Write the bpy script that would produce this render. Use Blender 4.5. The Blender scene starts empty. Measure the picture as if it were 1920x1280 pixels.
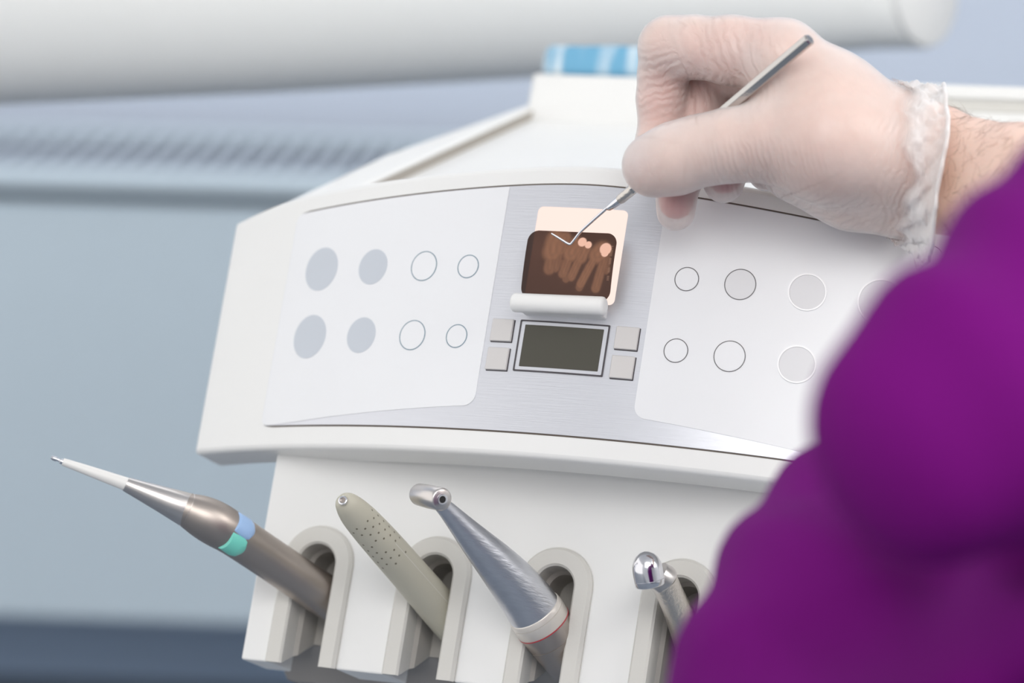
import bpy, bmesh, math, random
import numpy as np
from mathutils import Matrix, Vector
random.seed(7); rng = np.random.default_rng(7)
sc = bpy.context.scene; COL = sc.collection
# ------------------------------------------------------------------ camera
F = 6723.8                                   # focal length in pixels of a 1920 px wide frame
Mc = np.array([[0.9155, 0.3705, 0.1569], [0.0611, 0.2575, -0.9644], [-0.3977, 0.8924, 0.2131]])   # camera axes (right, down, forward) in the unit's frame
_u, _s, _v = np.linalg.svd(Mc); Mc = _u @ _v
Cu = -Mc.T @ np.array([.0225, .0026, 1.6229])          # camera position in the unit's frame (m)
PITCH, ROLL = math.radians(12), math.radians(1.0)
_r0 = np.array([1, 0, 0.]); _u0 = np.array([0, math.sin(PITCH), math.cos(PITCH)]); _f = np.array([0, math.cos(PITCH), -math.sin(PITCH)])
_r = math.cos(ROLL)*_r0 + math.sin(ROLL)*_u0; _up = -math.sin(ROLL)*_r0 + math.cos(ROLL)*_u0
Mw = np.stack([_r, -_up, _f])                           # camera axes in the world
RU = Mw.T @ Mc                                          # unit frame -> world
OU = np.array([0, 0, 0.80])                             # the panel's centre stands 0.8 m above the floor
CW = RU @ Cu + OU
cd = bpy.data.cameras.new('camera'); cam = bpy.data.objects.new('camera', cd); COL.objects.link(cam); sc.camera = cam
cd.sensor_width = 36; cd.lens = F/1920*36; cd.clip_start = .05; cd.clip_end = 50
cam.matrix_world = Matrix([[_r[0], _up[0], -_f[0], CW[0]], [_r[1], _up[1], -_f[1], CW[1]], [_r[2], _up[2], -_f[2], CW[2]], [0, 0, 0, 1]])
cd.dof.use_dof = True; cd.dof.focus_distance = 1.612; cd.dof.aperture_fstop = 5.8; cd.dof.aperture_blades = 0
# ------------------------------------------------------------------ world, lights, exposure
w = bpy.data.worlds.new('world'); sc.world = w; w.use_nodes = True
bg = w.node_tree.nodes['Background']; bg.inputs[0].default_value = (.99, .975, .965, 1); bg.inputs[1].default_value = 1.27
def area(name, loc, target, sx, sy, power, col=(1, 1, 1)):
    l = bpy.data.lights.new(name, 'AREA'); l.shape = 'RECTANGLE'; l.size = sx; l.size_y = sy; l.energy = power; l.color = col
    o = bpy.data.objects.new(name, l); COL.objects.link(o); o.location = loc
    o.rotation_euler = (Vector(target) - Vector(loc)).to_track_quat('-Z', 'Y').to_euler(); return o
area('rear_ceiling_lamp_light', (.1, 1.6, 2.6), (.1, 1.6, .8), 2.4, 1.2, 12, (1, .985, .96))
area('front_high_fill_light', (.25, -1.9, 2.55), (.1, 0, .8), 1.8, 1.4, 26, (1, .985, .965))  # soft frontal light added high behind the camera, not a ceiling fixture
area('front_low_fill_light', (0, -2.35, 2.2), (.1, 0, .85), 2.0, 1.4, 16, (1, .985, .965))  # lower frontal fill, added for brightness; no fixture hangs here
area('right_fill_light', (2.0, -1.0, 2.35), (0, .1, .8), 1.2, 1.5, 36, (1, .985, .965))  # fill light added from the right; the side wall has no window
vs = sc.view_settings; vs.view_transform = 'Standard'; vs.look = 'None'; vs.gamma = 1; vs.use_curve_mapping = False; vs.exposure = 0.08
sc.cycles.transparent_max_bounces = 16
# ------------------------------------------------------------------ materials
def srgb(r, g, b):
    f = lambda c: (c/255/12.92 if c/255 <= .04045 else ((c/255+.055)/1.055)**2.4)
    return (f(r), f(g), f(b), 1)
MATS = {}
def mat(name, col, rough=.4, metal=0, spec=.5, bump=0, bscale=200, var=0, vscale=30, stretch=None, coat=0, sss=0, attr=None, aniso=0):
    m = bpy.data.materials.new(name); m.use_nodes = True; nt = m.node_tree; b = nt.nodes['Principled BSDF']
    b.inputs['Base Color'].default_value = col; b.inputs['Roughness'].default_value = rough; b.inputs['Metallic'].default_value = metal
    b.inputs['Specular IOR Level'].default_value = spec; b.inputs['Coat Weight'].default_value = coat
    if sss: b.inputs['Subsurface Weight'].default_value = sss; b.inputs['Subsurface Radius'].default_value = (1, .4, .3); b.inputs['Subsurface Scale'].default_value = .004
    tc = nt.nodes.new('ShaderNodeTexCoord'); src = tc.outputs['Object']
    if stretch:
        mp = nt.nodes.new('ShaderNodeMapping'); mp.inputs['Scale'].default_value = stretch; nt.links.new(src, mp.inputs[0]); src = mp.outputs[0]
    if attr:
        a = nt.nodes.new('ShaderNodeAttribute'); a.attribute_name = attr; base = a.outputs['Color']
    else:
        rgb = nt.nodes.new('ShaderNodeRGB'); rgb.outputs[0].default_value = col; base = rgb.outputs[0]
    n = nt.nodes.new('ShaderNodeTexNoise'); n.inputs['Scale'].default_value = vscale; n.inputs['Detail'].default_value = 4; nt.links.new(src, n.inputs['Vector'])
    mr = nt.nodes.new('ShaderNodeMapRange'); mr.inputs[3].default_value = 1-(var or .015); mr.inputs[4].default_value = 1+(var or .015); nt.links.new(n.outputs[0], mr.inputs[0])
    mx = nt.nodes.new('ShaderNodeVectorMath'); mx.operation = 'SCALE'; nt.links.new(base, mx.inputs[0]); nt.links.new(mr.outputs[0], mx.inputs['Scale'])
    nt.links.new(mx.outputs[0], b.inputs['Base Color'])
    if bump:
        n2 = nt.nodes.new('ShaderNodeTexNoise'); n2.inputs['Scale'].default_value = bscale; n2.inputs['Detail'].default_value = 3; nt.links.new(src, n2.inputs['Vector'])
        bp = nt.nodes.new('ShaderNodeBump'); bp.inputs['Strength'].default_value = bump; bp.inputs['Distance'].default_value = .001; nt.links.new(n2.outputs[0], bp.inputs['Height'])
        nt.links.new(bp.outputs[0], b.inputs['Normal'])
    MATS[name] = m; return m
WHITE = mat('white_plastic', srgb(235, 235, 233), .42)
MEMB = mat('membrane_white', srgb(234, 235, 237), .3)
SILV = mat('brushed_silver', (.66, .67, .71, 1), .36, .62, bump=.12, bscale=60, var=.04, vscale=60, stretch=(1, 1, 40))
BGREY = mat('button_grey', srgb(196, 202, 210), .35)
BWHITE = mat('button_white', srgb(234, 235, 237), .3)
BPALE = mat('button_pale_grey', srgb(222, 222, 224), .35)
RBLUE = mat('ring_slate', srgb(96, 128, 146), .4)
RDARK = mat('ring_dark', srgb(95, 92, 95), .4)
RWHITE = mat('ring_white', srgb(246, 246, 247), .2)
KEY = mat('key_grey', srgb(208, 205, 203), .45)
DARK = mat('dark_gap', srgb(70, 66, 70), .5)
GASK = mat('gasket', srgb(92, 82, 74), .6)
GASKL = mat('gasket_light', srgb(190, 188, 184), .5)
LCD = mat('lcd', srgb(74, 72, 63), .4, spec=.4)
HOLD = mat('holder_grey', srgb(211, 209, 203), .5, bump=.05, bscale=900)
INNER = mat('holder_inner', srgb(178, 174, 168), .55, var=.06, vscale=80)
RIMSHADE = mat('rim_shade_grey', srgb(158, 152, 144), .6)
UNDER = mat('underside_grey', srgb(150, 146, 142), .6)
STEEL = mat('satin_steel', (.62, .59, .57, 1), .3, 1, var=.03, vscale=40)
STEELD = mat('dark_steel', (.44, .39, .355, 1), .4, 1, var=.06, vscale=60)
CHROME = mat('polished_steel', (.72, .72, .75, 1), .14, 1)
CONTRA = mat('brushed_contra', (.62, .63, .67, 1), .34, 1, bump=.25, bscale=160, var=.08, vscale=160, stretch=(1, 1, 5))
KNURL = mat('knurled_steel', (.62, .58, .54, 1), .28, 1, bump=.35, bscale=700, stretch=(1, 1, 1))
PROBE = mat('probe_steel', (.55, .53, .51, 1), .22, 1, bump=.1, bscale=900)
TIPW = mat('tip_white', srgb(226, 225, 222), .35)
BEIGE = mat('beige_silicone', srgb(190, 186, 170), .5, var=.03, vscale=50)
DIMP = mat('dimple', srgb(118, 112, 96), .6)
BLACK = mat('black_hole', (.012, .011, .011, 1), .5)
RED = mat('red_line', srgb(178, 60, 68), .4)
IVORY = mat('ivory_ring', srgb(222, 216, 208), .35, .3)
GREEN = mat('green_button', srgb(120, 212, 196), .35)
BLUE = mat('blue_button', srgb(160, 192, 232), .35)
WALL = mat('wall_blue', srgb(210, 220, 236), .8, bump=.05, bscale=60)
RADM = mat('radiator_paint', srgb(200, 215, 225), .5)
RADD = mat('radiator_gap_shade', srgb(40, 44, 52), .9)
SLATM = mat('slat_paint', srgb(196, 206, 217), .5)
WALLSHADE = mat("wall_shade_blue", srgb(170, 194, 224), .6, var=.08, vscale=3)
FLOORM = mat('floor_blue', srgb(116, 125, 137), .5, var=.06, vscale=6)
CEIL = mat('ceiling_white', srgb(236, 236, 236), .9)
ARM = mat('arm_enamel', srgb(234, 235, 233), .42)
PURPLE = mat('purple_cotton', srgb(108, 12, 111), .85, bump=.2, bscale=1500, var=.06, vscale=12, spec=.1)
SKIN = mat('skin', srgb(222, 178, 160), .5, sss=.25, bump=.25, bscale=700, attr='tint', var=.05, vscale=120)
HAIR = mat('hair_brown', srgb(120, 86, 62), .5)

def emission_mat(name, col, strength):
    m = bpy.data.materials.new(name); m.use_nodes = True; nt = m.node_tree; nt.nodes.clear()
    o = nt.nodes.new('ShaderNodeOutputMaterial'); e = nt.nodes.new('ShaderNodeEmission'); tc = nt.nodes.new('ShaderNodeTexCoord')
    n = nt.nodes.new('ShaderNodeTexNoise'); n.inputs['Scale'].default_value = 20; nt.links.new(tc.outputs['Object'], n.inputs['Vector'])
    mr = nt.nodes.new('ShaderNodeMapRange'); mr.inputs[3].default_value = strength*.97; mr.inputs[4].default_value = strength*1.03; nt.links.new(n.outputs[0], mr.inputs[0])
    e.inputs[0].default_value = col; nt.links.new(mr.outputs[0], e.inputs[1]); nt.links.new(e.outputs[0], o.inputs[0]); return m
VIEWL = emission_mat('film_viewer_glow', (1, .80, .72, 1), 1.02)
def film_mat():
    m = bpy.data.materials.new('xray_film'); m.use_nodes = True; nt = m.node_tree; nt.nodes.clear()
    o = nt.nodes.new('ShaderNodeOutputMaterial'); a = nt.nodes.new('ShaderNodeAttribute'); a.attribute_name = 'film_tone'
    t = nt.nodes.new('ShaderNodeBsdfTransparent'); g = nt.nodes.new('ShaderNodeBsdfPrincipled')
    g.inputs['Base Color'].default_value = (.06, .04, .034, 1); g.inputs['Roughness'].default_value = .35
    mx = nt.nodes.new('ShaderNodeMixShader'); mx.inputs[0].default_value = .3
    nt.links.new(a.outputs['Color'], t.inputs[0]); nt.links.new(t.outputs[0], mx.inputs[1]); nt.links.new(g.outputs[0], mx.inputs[2]); nt.links.new(mx.outputs[0], o.inputs[0]); return m
FILM = film_mat()
def glove_mat(name, lo, hi, bump, col=(.86, .82, .80, 1), fade=False):
    m = bpy.data.materials.new(name); m.use_nodes = True; nt = m.node_tree; b = nt.nodes['Principled BSDF']; o = nt.nodes['Material Output']
    b.inputs['Base Color'].default_value = col; b.inputs['Roughness'].default_value = .3; b.inputs['Specular IOR Level'].default_value = .5
    tc = nt.nodes.new('ShaderNodeTexCoord'); mp = nt.nodes.new('ShaderNodeMapping'); mp.inputs['Scale'].default_value = (1, .7, .55); mp.inputs['Rotation'].default_value = (0, .5, 0)
    nt.links.new(tc.outputs['Object'], mp.inputs[0])
    n = nt.nodes.new('ShaderNodeTexNoise'); n.inputs['Scale'].default_value = 150; n.inputs['Detail'].default_value = 5; n.inputs['Distortion'].default_value = .6; nt.links.new(mp.outputs[0], n.inputs['Vector'])
    n2 = nt.nodes.new('ShaderNodeTexNoise'); n2.inputs['Scale'].default_value = 28; n2.inputs['Detail'].default_value = 3; nt.links.new(tc.outputs['Object'], n2.inputs['Vector'])
    bp = nt.nodes.new('ShaderNodeBump'); bp.inputs['Strength'].default_value = bump; bp.inputs['Distance'].default_value = .001; nt.links.new(n.outputs[0], bp.inputs['Height']); nt.links.new(bp.outputs[0], b.inputs['Normal'])
    t = nt.nodes.new('ShaderNodeBsdfTransparent'); t.inputs[0].default_value = (.99, .96, .95, 1)
    lw = nt.nodes.new('ShaderNodeLayerWeight'); lw.inputs[0].default_value = .35
    mr = nt.nodes.new('ShaderNodeMapRange'); mr.inputs[1].default_value = .35; mr.inputs[2].default_value = .65; mr.inputs[3].default_value = lo; mr.inputs[4].default_value = hi; nt.links.new(n2.outputs[0], mr.inputs[0])
    ad = nt.nodes.new('ShaderNodeMath'); ad.operation = 'MULTIPLY_ADD'; ad.use_clamp = True; ad.inputs[1].default_value = .45; nt.links.new(lw.outputs['Facing'], ad.inputs[0]); nt.links.new(mr.outputs[0], ad.inputs[2])
    if fade:
        fa = nt.nodes.new('ShaderNodeAttribute'); fa.attribute_name = 'fade'; fm = nt.nodes.new('ShaderNodeMath'); fm.operation = 'MULTIPLY'; nt.links.new(ad.outputs[0], fm.inputs[0]); nt.links.new(fa.outputs['Fac'], fm.inputs[1]); ad = fm
    mx = nt.nodes.new('ShaderNodeMixShader'); nt.links.new(ad.outputs[0], mx.inputs[0]); nt.links.new(t.outputs[0], mx.inputs[1]); nt.links.new(b.outputs[0], mx.inputs[2]); nt.links.new(mx.outputs[0], o.inputs[0]); return m
GLOVE = glove_mat('vinyl_glove', .30, .48, .35)
CUFF = glove_mat('vinyl_cuff', .34, .7, .4, (.9, .88, .87, 1), True)
BEAD = glove_mat('vinyl_bead', .5, .8, .2, (.92, .9, .89, 1))
def cloth_mat():
    m = mat('blue_check', srgb(116, 184, 220), .8); nt = m.node_tree; b = nt.nodes['Principled BSDF']; tc = nt.nodes.new('ShaderNodeTexCoord')
    mp = nt.nodes.new('ShaderNodeMapping'); nt.links.new(tc.outputs['Object'], mp.inputs[0]); mp.inputs['Scale'].default_value = (1, .3, .1); mp.inputs['Rotation'].default_value = (0, .2, .2)
    n = nt.nodes.new('ShaderNodeTexNoise'); n.inputs['Scale'].default_value = 75; n.inputs['Detail'].default_value = 3; nt.links.new(mp.outputs[0], n.inputs['Vector'])
    cr = nt.nodes.new('ShaderNodeValToRGB'); cr.color_ramp.elements[0].position = .42; cr.color_ramp.elements[0].color = srgb(112, 172, 205); cr.color_ramp.elements[1].position = .60; cr.color_ramp.elements[1].color = srgb(222, 234, 240)
    nt.links.new(n.outputs[0], cr.inputs[0]); nt.links.new(cr.outputs[0], b.inputs['Base Color']); return m
CLOTH = cloth_mat()
# ------------------------------------------------------------------ object helpers; unit-frame coordinates are millimetres
BASE = {}
def rot4(R3, loc): return Matrix([[R3[0][0], R3[0][1], R3[0][2], loc[0]], [R3[1][0], R3[1][1], R3[1][2], loc[1]], [R3[2][0], R3[2][1], R3[2][2], loc[2]], [0, 0, 0, 1]])
def U2W(v): return RU @ (np.asarray(v, float)/1000) + OU
def thing(name, label, cat, base, group=None, frame='U'):
    o = bpy.data.objects.new(name, None); COL.objects.link(o); o.empty_display_size = .02
    o.matrix_world = rot4(RU, U2W(base)) if frame == 'U' else rot4(np.eye(3), np.asarray(base)/1000)
    o['label'] = label; o['category'] = cat; BASE[o.name] = np.asarray(base, float)
    if group: o['group'] = group
    return o
def mesh(name, V, Fs, mats, parent=None, smooth=True, idx=None, bevel=0, seg=2, angle=35, label=None, sharp=40):
    V = np.asarray(V, float)
    if parent is not None: V = V - BASE[parent.name]
    me = bpy.data.meshes.new(name); me.from_pydata((V/1000).tolist(), [], [list(map(int, f)) for f in Fs])
    bm = bmesh.new(); bm.from_mesh(me); bmesh.ops.recalc_face_normals(bm, faces=bm.faces); bm.to_mesh(me); bm.free()
    ms = mats if isinstance(mats, (list, tuple)) else [mats]
    for m in ms: me.materials.append(m)
    if idx is not None: me.polygons.foreach_set('material_index', np.asarray(idx, np.int32))
    if smooth:
        me.shade_smooth()
        if sharp: me.set_sharp_from_angle(angle=math.radians(sharp))
    o = bpy.data.objects.new(name, me); COL.objects.link(o)
    if parent is not None: o.parent = parent; BASE[o.name] = BASE[parent.name]
    if bevel:
        b = o.modifiers.new('edge', 'BEVEL'); b.width = bevel/1000; b.segments = seg; b.limit_method = 'ANGLE'; b.angle_limit = math.radians(angle); b.harden_normals = False
    if label: o['label'] = label
    return o
def tag(o, label, cat=None, group=None, kind=None):
    o['label'] = label
    if cat: o['category'] = cat
    if group: o['group'] = group
    if kind: o['kind'] = kind
    return o
def merge(*ms):
    V = []; Fs = []; I = []; n = 0
    for k, (v, f) in enumerate(ms):
        V += [tuple(p) for p in v]; Fs += [tuple(a+n for a in q) for q in f]; I += [k]*len(f); n += len(v)
    return V, Fs, I
def box(a, b):
    (x0, y0, z0), (x1, y1, z1) = a, b
    return [(x0, y0, z0), (x1, y0, z0), (x1, y1, z0), (x0, y1, z0), (x0, y0, z1), (x1, y0, z1), (x1, y1, z1), (x0, y1, z1)], [(0, 3, 2, 1), (4, 5, 6, 7), (0, 1, 5, 4), (1, 2, 6, 5), (2, 3, 7, 6), (3, 0, 4, 7)]
def sweep(P, Rr, n=32, ell=None, cap=True, up=(0, 0, 1)):
    """tube along points P with radii Rr; ell scales one cross axis"""
    P = np.asarray(P, float); N = len(P); T = np.gradient(P, axis=0)
    for i in range(N):
        if np.linalg.norm(T[i]) < 1e-9: T[i] = T[i-1]
        T[i] /= np.linalg.norm(T[i])
        if i and T[i] @ T[i-1] < 0: T[i] = -T[i]
    u = np.cross(T[0], up); u /= np.linalg.norm(u); V = []; Fs = []
    for i in range(N):
        u = u - T[i]*(u @ T[i]); u /= np.linalg.norm(u); v = np.cross(T[i], u); e = 1 if ell is None else ell[i]
        for k in range(n):
            a = 2*math.pi*k/n; V.append(P[i] + Rr[i]*(math.cos(a)*u + e*math.sin(a)*v))
    for i in range(N-1):
        for k in range(n): Fs.append((i*n+k, i*n+(k+1) % n, (i+1)*n+(k+1) % n, (i+1)*n+k))
    if cap: Fs.append(tuple(range(n-1, -1, -1))); Fs.append(tuple((N-1)*n+k for k in range(n)))
    return V, Fs
def smooth_path(pts, n):
    """Catmull-Rom through rows (x,y,z,r...)"""
    pts = np.asarray(pts, float); Q = np.vstack([2*pts[0]-pts[1], pts, 2*pts[-1]-pts[-2]]); out = []
    for i in range(len(pts)-1):
        p0, p1, p2, p3 = Q[i:i+4]
        for t in np.linspace(0, 1, n, endpoint=False): out.append(.5*((2*p1)+(-p0+p2)*t+(2*p0-5*p1+4*p2-p3)*t*t+(-p0+3*p1-3*p2+p3)*t**3))
    out.append(pts[-1]); return np.array(out)
def P(px, py, y):
    """point of the plane y (mm, unit frame) that is seen at photo pixel px, py"""
    d = Mc.T @ np.array([(px-960)/F, (py-640)/F, 1]); t = (y/1000-Cu[1])/d[1]; return (Cu+t*d)*1000
def K(px, py, Z): return np.array([(px-960)/F*Z, (py-640)/F*Z, Z])*1000       # camera-axis coordinates, mm
def K2W(v): return (CW + (np.asarray(v)/1000) @ Mw)*1000                       # -> world, mm
# curved control panel surface: a cylinder of radius RP about the unit's vertical axis
RP = 409.2
def cp(s, z, h=0): return (math.sin(s/RP)*(RP+h), RP-(RP+h)*math.cos(s/RP), z)
def ztop(s): return 79-math.sqrt((.085*s)**2+2.5**2)
def patch(S, zlo, zhi, h0, h1, nz=6):
    V = []; Fs = []; n = len(S); m = nz+1
    for s in S:
        a, b = zlo(s), zhi(s)
        for j in range(m): V.append(cp(s, a+(b-a)*j/nz, h1))
    for i in range(n-1):
        for j in range(nz): Fs.append((i*m+j, (i+1)*m+j, (i+1)*m+j+1, i*m+j+1))
    loop = [i*m for i in range(n)]+[(n-1)*m+j for j in range(1, m)]+[i*m+nz for i in range(n-2, -1, -1)]+[j for j in range(nz-1, 0, -1)]
    k0 = len(V)
    for q in loop:
        i, j = divmod(q, m); s = S[i]; a, b = zlo(s), zhi(s); V.append(cp(s, a+(b-a)*j/nz, h0))
    L = len(loop)
    for i in range(L): Fs.append((loop[i], k0+i, k0+(i+1) % L, loop[(i+1) % L]))
    return V, Fs
def fan(outline, h0, h1, bev=.12, c=None):
    O = np.asarray(outline, float); c = O.mean(0) if c is None else np.asarray(c); n = len(O); V = []; Fs = []
    rad = np.linalg.norm(O-c, axis=1).mean(); rings = [(1, h0), (1, h1-bev), (1-bev/rad, h1), (.75, h1), (.5, h1), (.25, h1)]
    for k, h in rings:
        for p in O: q = c+(p-c)*k; V.append(cp(q[0], q[1], h))
    V.append(cp(c[0], c[1], h1))
    for r in range(len(rings)-1):
        for i in range(n): Fs.append((r*n+i, r*n+(i+1) % n, (r+1)*n+(i+1) % n, (r+1)*n+i))
    r = len(rings)-1
    for i in range(n): Fs.append((r*n+i, r*n+(i+1) % n, len(V)-1))
    return V, Fs
def band(out, inn, h0, h1):
    n = len(out); V = [cp(*p, h0) for p in out]+[cp(*p, h1) for p in out]+[cp(*p, h1) for p in inn]+[cp(*p, h0) for p in inn]; Fs = []
    for r in range(3):
        for i in range(n): Fs.append((r*n+i, r*n+(i+1) % n, (r+1)*n+(i+1) % n, (r+1)*n+i))
    return V, Fs
def circ(s, z, r, n=48): return [(s+r*math.cos(2*math.pi*k/n), z+r*math.sin(2*math.pi*k/n)) for k in range(n)]
def rrect(s0, s1, z0, z1, r, n=6):
    o = []
    for cx, cz, a0 in ((s1-r, z1-r, 0), (s0+r, z1-r, 90), (s0+r, z0+r, 180), (s1-r, z0+r, 270)):
        for k in range(n+1): a = math.radians(a0+90*k/n); o.append((cx+r*math.cos(a), cz+r*math.sin(a)))
    return o
def densify(o, step=2.5):
    out = []
    for a, b in zip(o, o[1:]+o[:1]):
        n = max(1, int(math.dist(a, b)/step))
        for k in range(n): out.append((a[0]+(b[0]-a[0])*k/n, a[1]+(b[1]-a[1])*k/n))
    return out
# ================================================================== the room
al = math.radians(3.75); AD = np.array([math.cos(al), -math.sin(al), 0]); ND = np.array([math.sin(al), math.cos(al), 0])
WP = CW + np.array([0, 3.3, 0])
def wray(px, py, off):
    d = Mw.T @ np.array([(px-960)/F, (py-640)/F, 1]); p0 = WP+ND*off; t = ((p0-CW) @ ND)/(d @ ND); return CW+t*d
RT = wray(0, 312, 0)[2]; RB = wray(0, 1158, 0)[2]
def wl(a, n, z): return (WP+AD*a+ND*n)*np.array([1, 1, 0])*1000+np.array([0, 0, z*1000])
def wbox(a0, a1, n0, n1, z0, z1):
    v, f = box((0, 0, 0), (1, 1, 1)); return [wl(a0+(a1-a0)*x, n0+(n1-n0)*y, z0+(z1-z0)*z) for x, y, z in v], f
FZ = 0.0
def structure(name, vf, m, label, bevel=0):
    o = mesh(name, *vf, m, smooth=False, bevel=bevel); o['kind'] = 'structure'; o['label'] = label; return o
structure('wall_back', wbox(-2.6, 2.6, .32, .42, FZ, 2.7), WALL, 'pale blue painted wall behind the radiator')
structure('shaded_wall_foot', wbox(-2.6, 2.6, .29, .32, FZ, RB+.04), WALLSHADE, 'foot of the back wall, painted a darker blue for the shade below the radiator')  # wall foot as its own strip, the radiator's shade put into its blue
structure('floor', box((-2700, -3200, -60), (2700, 2600, 0)), FLOORM, 'slate blue floor of the treatment room')
structure('wall_right', box((2640, -3200, 0), (2700, 2600, 2700)), CEIL, 'plain white side wall of the treatment room')
structure('wall_front', box((-2700, -3260, 0), (2700, -3200, 2700)), CEIL, 'plain white wall opposite the radiator')
structure('ceiling', box((-2700, -3200, 2700), (2700, 2600, 2760)), CEIL, 'plain white ceiling of the treatment room')
# radiator with its grille
rad = thing('panel_radiator', 'long pale blue flat-front radiator with slotted top grille below the wall', 'radiator', wl(-.3, .1, RB), frame='W')
RA0, RA1, DEP = -1.05, .75, .27
mesh('front_panel', *wbox(RA0, RA1, .004, .03, RB, RT-.035), RADM, rad, smooth=False, bevel=4)
mesh('top_rail', *wbox(RA0-.004, RA1+.004, -.006, .022, RT-.022, RT), RADM, rad, bevel=6, seg=3)
mesh('rear_rail', *wbox(RA0-.004, RA1+.004, DEP-.02, DEP, RT-.022, RT), RADM, rad, bevel=4, seg=3)
mesh('end_cap', *wbox(RA0-.006, RA0+.01, 0, DEP, RB, RT), RADM, rad, bevel=4)
mesh('end_cap', *wbox(RA1-.01, RA1+.006, 0, DEP, RB, RT), RADM, rad, bevel=4)
mesh('core', *wbox(RA0+.01, RA1-.01, .03, DEP-.02, RB+.02, RT-.05), RADD, rad, smooth=False)  # near-black colour deepens the shade seen between the slats
mesh('wall_bracket', *wbox(-.8, -.76, DEP-.002, .292, RB+.1, RT-.1), RADM, rad, smooth=False)
sl0 = None; pitch = .0196
for i in range(int((RA1-RA0-.03)/pitch)):
    a = RA0+.02+i*pitch
    if sl0 is None:
        sl0 = mesh('grille_slat', *wbox(a, a+.0068, .02, DEP-.018, RT-.006, RT-.003), SLATM, rad, smooth=False); off0 = a
    else:
        c = sl0.copy(); COL.objects.link(c); c.parent = rad; c.location = Vector(AD*(a-off0))
# lamp arm behind the unit
def kw(px, py, Z): return K2W(K(px, py, Z))
arm = thing('swivel_arm', 'thick white enamelled equipment arm crossing above the unit on a post', 'arm', [*(kw(1620, 120, 2.32)[:2]), 0], frame='W')
AX = [(1728, -22, 2.30, 113), (1640, -24, 2.30, 116), (1400, -28, 2.29, 140), (1000, -34, 2.26, 180), (500, -30, 2.2, 204), (0, -30, 2.14, 226), (-500, -20, 2.08, 250), (-560, -20, 2.07, 235), (-600, -20, 2.07, 180)]
V = []; n = 56
fwd = Mw[2]; rt = Mw[0]; dn = Mw[1]
for i, (x, y, Z, rp) in enumerate(AX):
    c = kw(x, y, Z); r = rp/F*Z*1000; tilt = .62 if i == 0 else (.35 if i == 1 else .05)
    for k in range(n):
        a = 2*math.pi*k/n
        # each ring stands across the arm; the end ring is cut obliquely so that its face shows
        V.append(c + r*math.sin(a)*dn + r*math.cos(a)*(fwd*math.sqrt(1-tilt**2)+rt*tilt))
Fs = []
for i in range(len(AX)-1):
    for k in range(n): Fs.append((i*n+k, i*n+(k+1) % n, (i+1)*n+(k+1) % n, (i+1)*n+k))
Fs.append(tuple((len(AX)-1)*n+k for k in range(n)))
ring0 = V[:n]; c0 = np.mean(ring0, 0)
Fs.append(tuple(range(n-1, -1, -1)))
mesh('arm_tube', V, Fs, ARM, arm)
q = [c0+(np.array(p)-c0)*.97 for p in ring0]; nrm = np.cross(np.array(ring0[0])-c0, np.array(ring0[n//4])-c0); nrm /= np.linalg.norm(nrm)
if nrm @ fwd > 0: nrm = -nrm
q2 = [p+nrm*4 for p in q]; q3 = [c0+(p-c0)*.93+nrm*6 for p in q]
V = q+q2+q3; Fs = [(r*n+k, r*n+(k+1) % n, (r+1)*n+(k+1) % n, (r+1)*n+k) for r in range(2) for k in range(n)]+[tuple(2*n+k for k in range(n))]
mesh('end_cap', V, Fs, WHITE, arm, label='flat round white end cap')
pc = kw(1618, 60, 2.32); 
mesh('post', *sweep([(pc[0], pc[1], z) for z in (0, 20, pc[2]-40, pc[2])], [13.5]*4, 32), ARM, arm)
mesh('post_foot', *sweep([(pc[0], pc[1], z) for z in (0, 12, 30, 30.1)], [160, 160, 40, 20], 40), ARM, arm)
# ================================================================== the dental unit
unit = thing('dental_unit', 'white dental delivery unit with curved control panel and handpiece holders', 'dental unit', (0, 60, -150))
SS = list(np.linspace(-218, 218, 73))
# front shell of the head
V = []; Fs = []; m = 7
for s in SS:
    x, y, _ = cp(s, 0); zt = ztop(s)+9.5-4.5*min(1, max(0, (abs(s)-165)/50))**1.5
    for d, z in ((0, -52), (0, zt), (10, zt+1.5), (14, 22), (30, -20), (30, -51), (26, -52)):
        V.append((x, y+d, z))
for i in range(len(SS)-1):
    for j in range(m): Fs.append((i*m+j, (i+1)*m+j, (i+1)*m+(j+1) % m, i*m+(j+1) % m))
Fs.append(tuple(range(m))); Fs.append(tuple((len(SS)-1)*m+j for j in range(m-1, -1, -1)))
mesh('head_shell', V, Fs, WHITE, unit, bevel=2.6, seg=3, angle=38)
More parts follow.
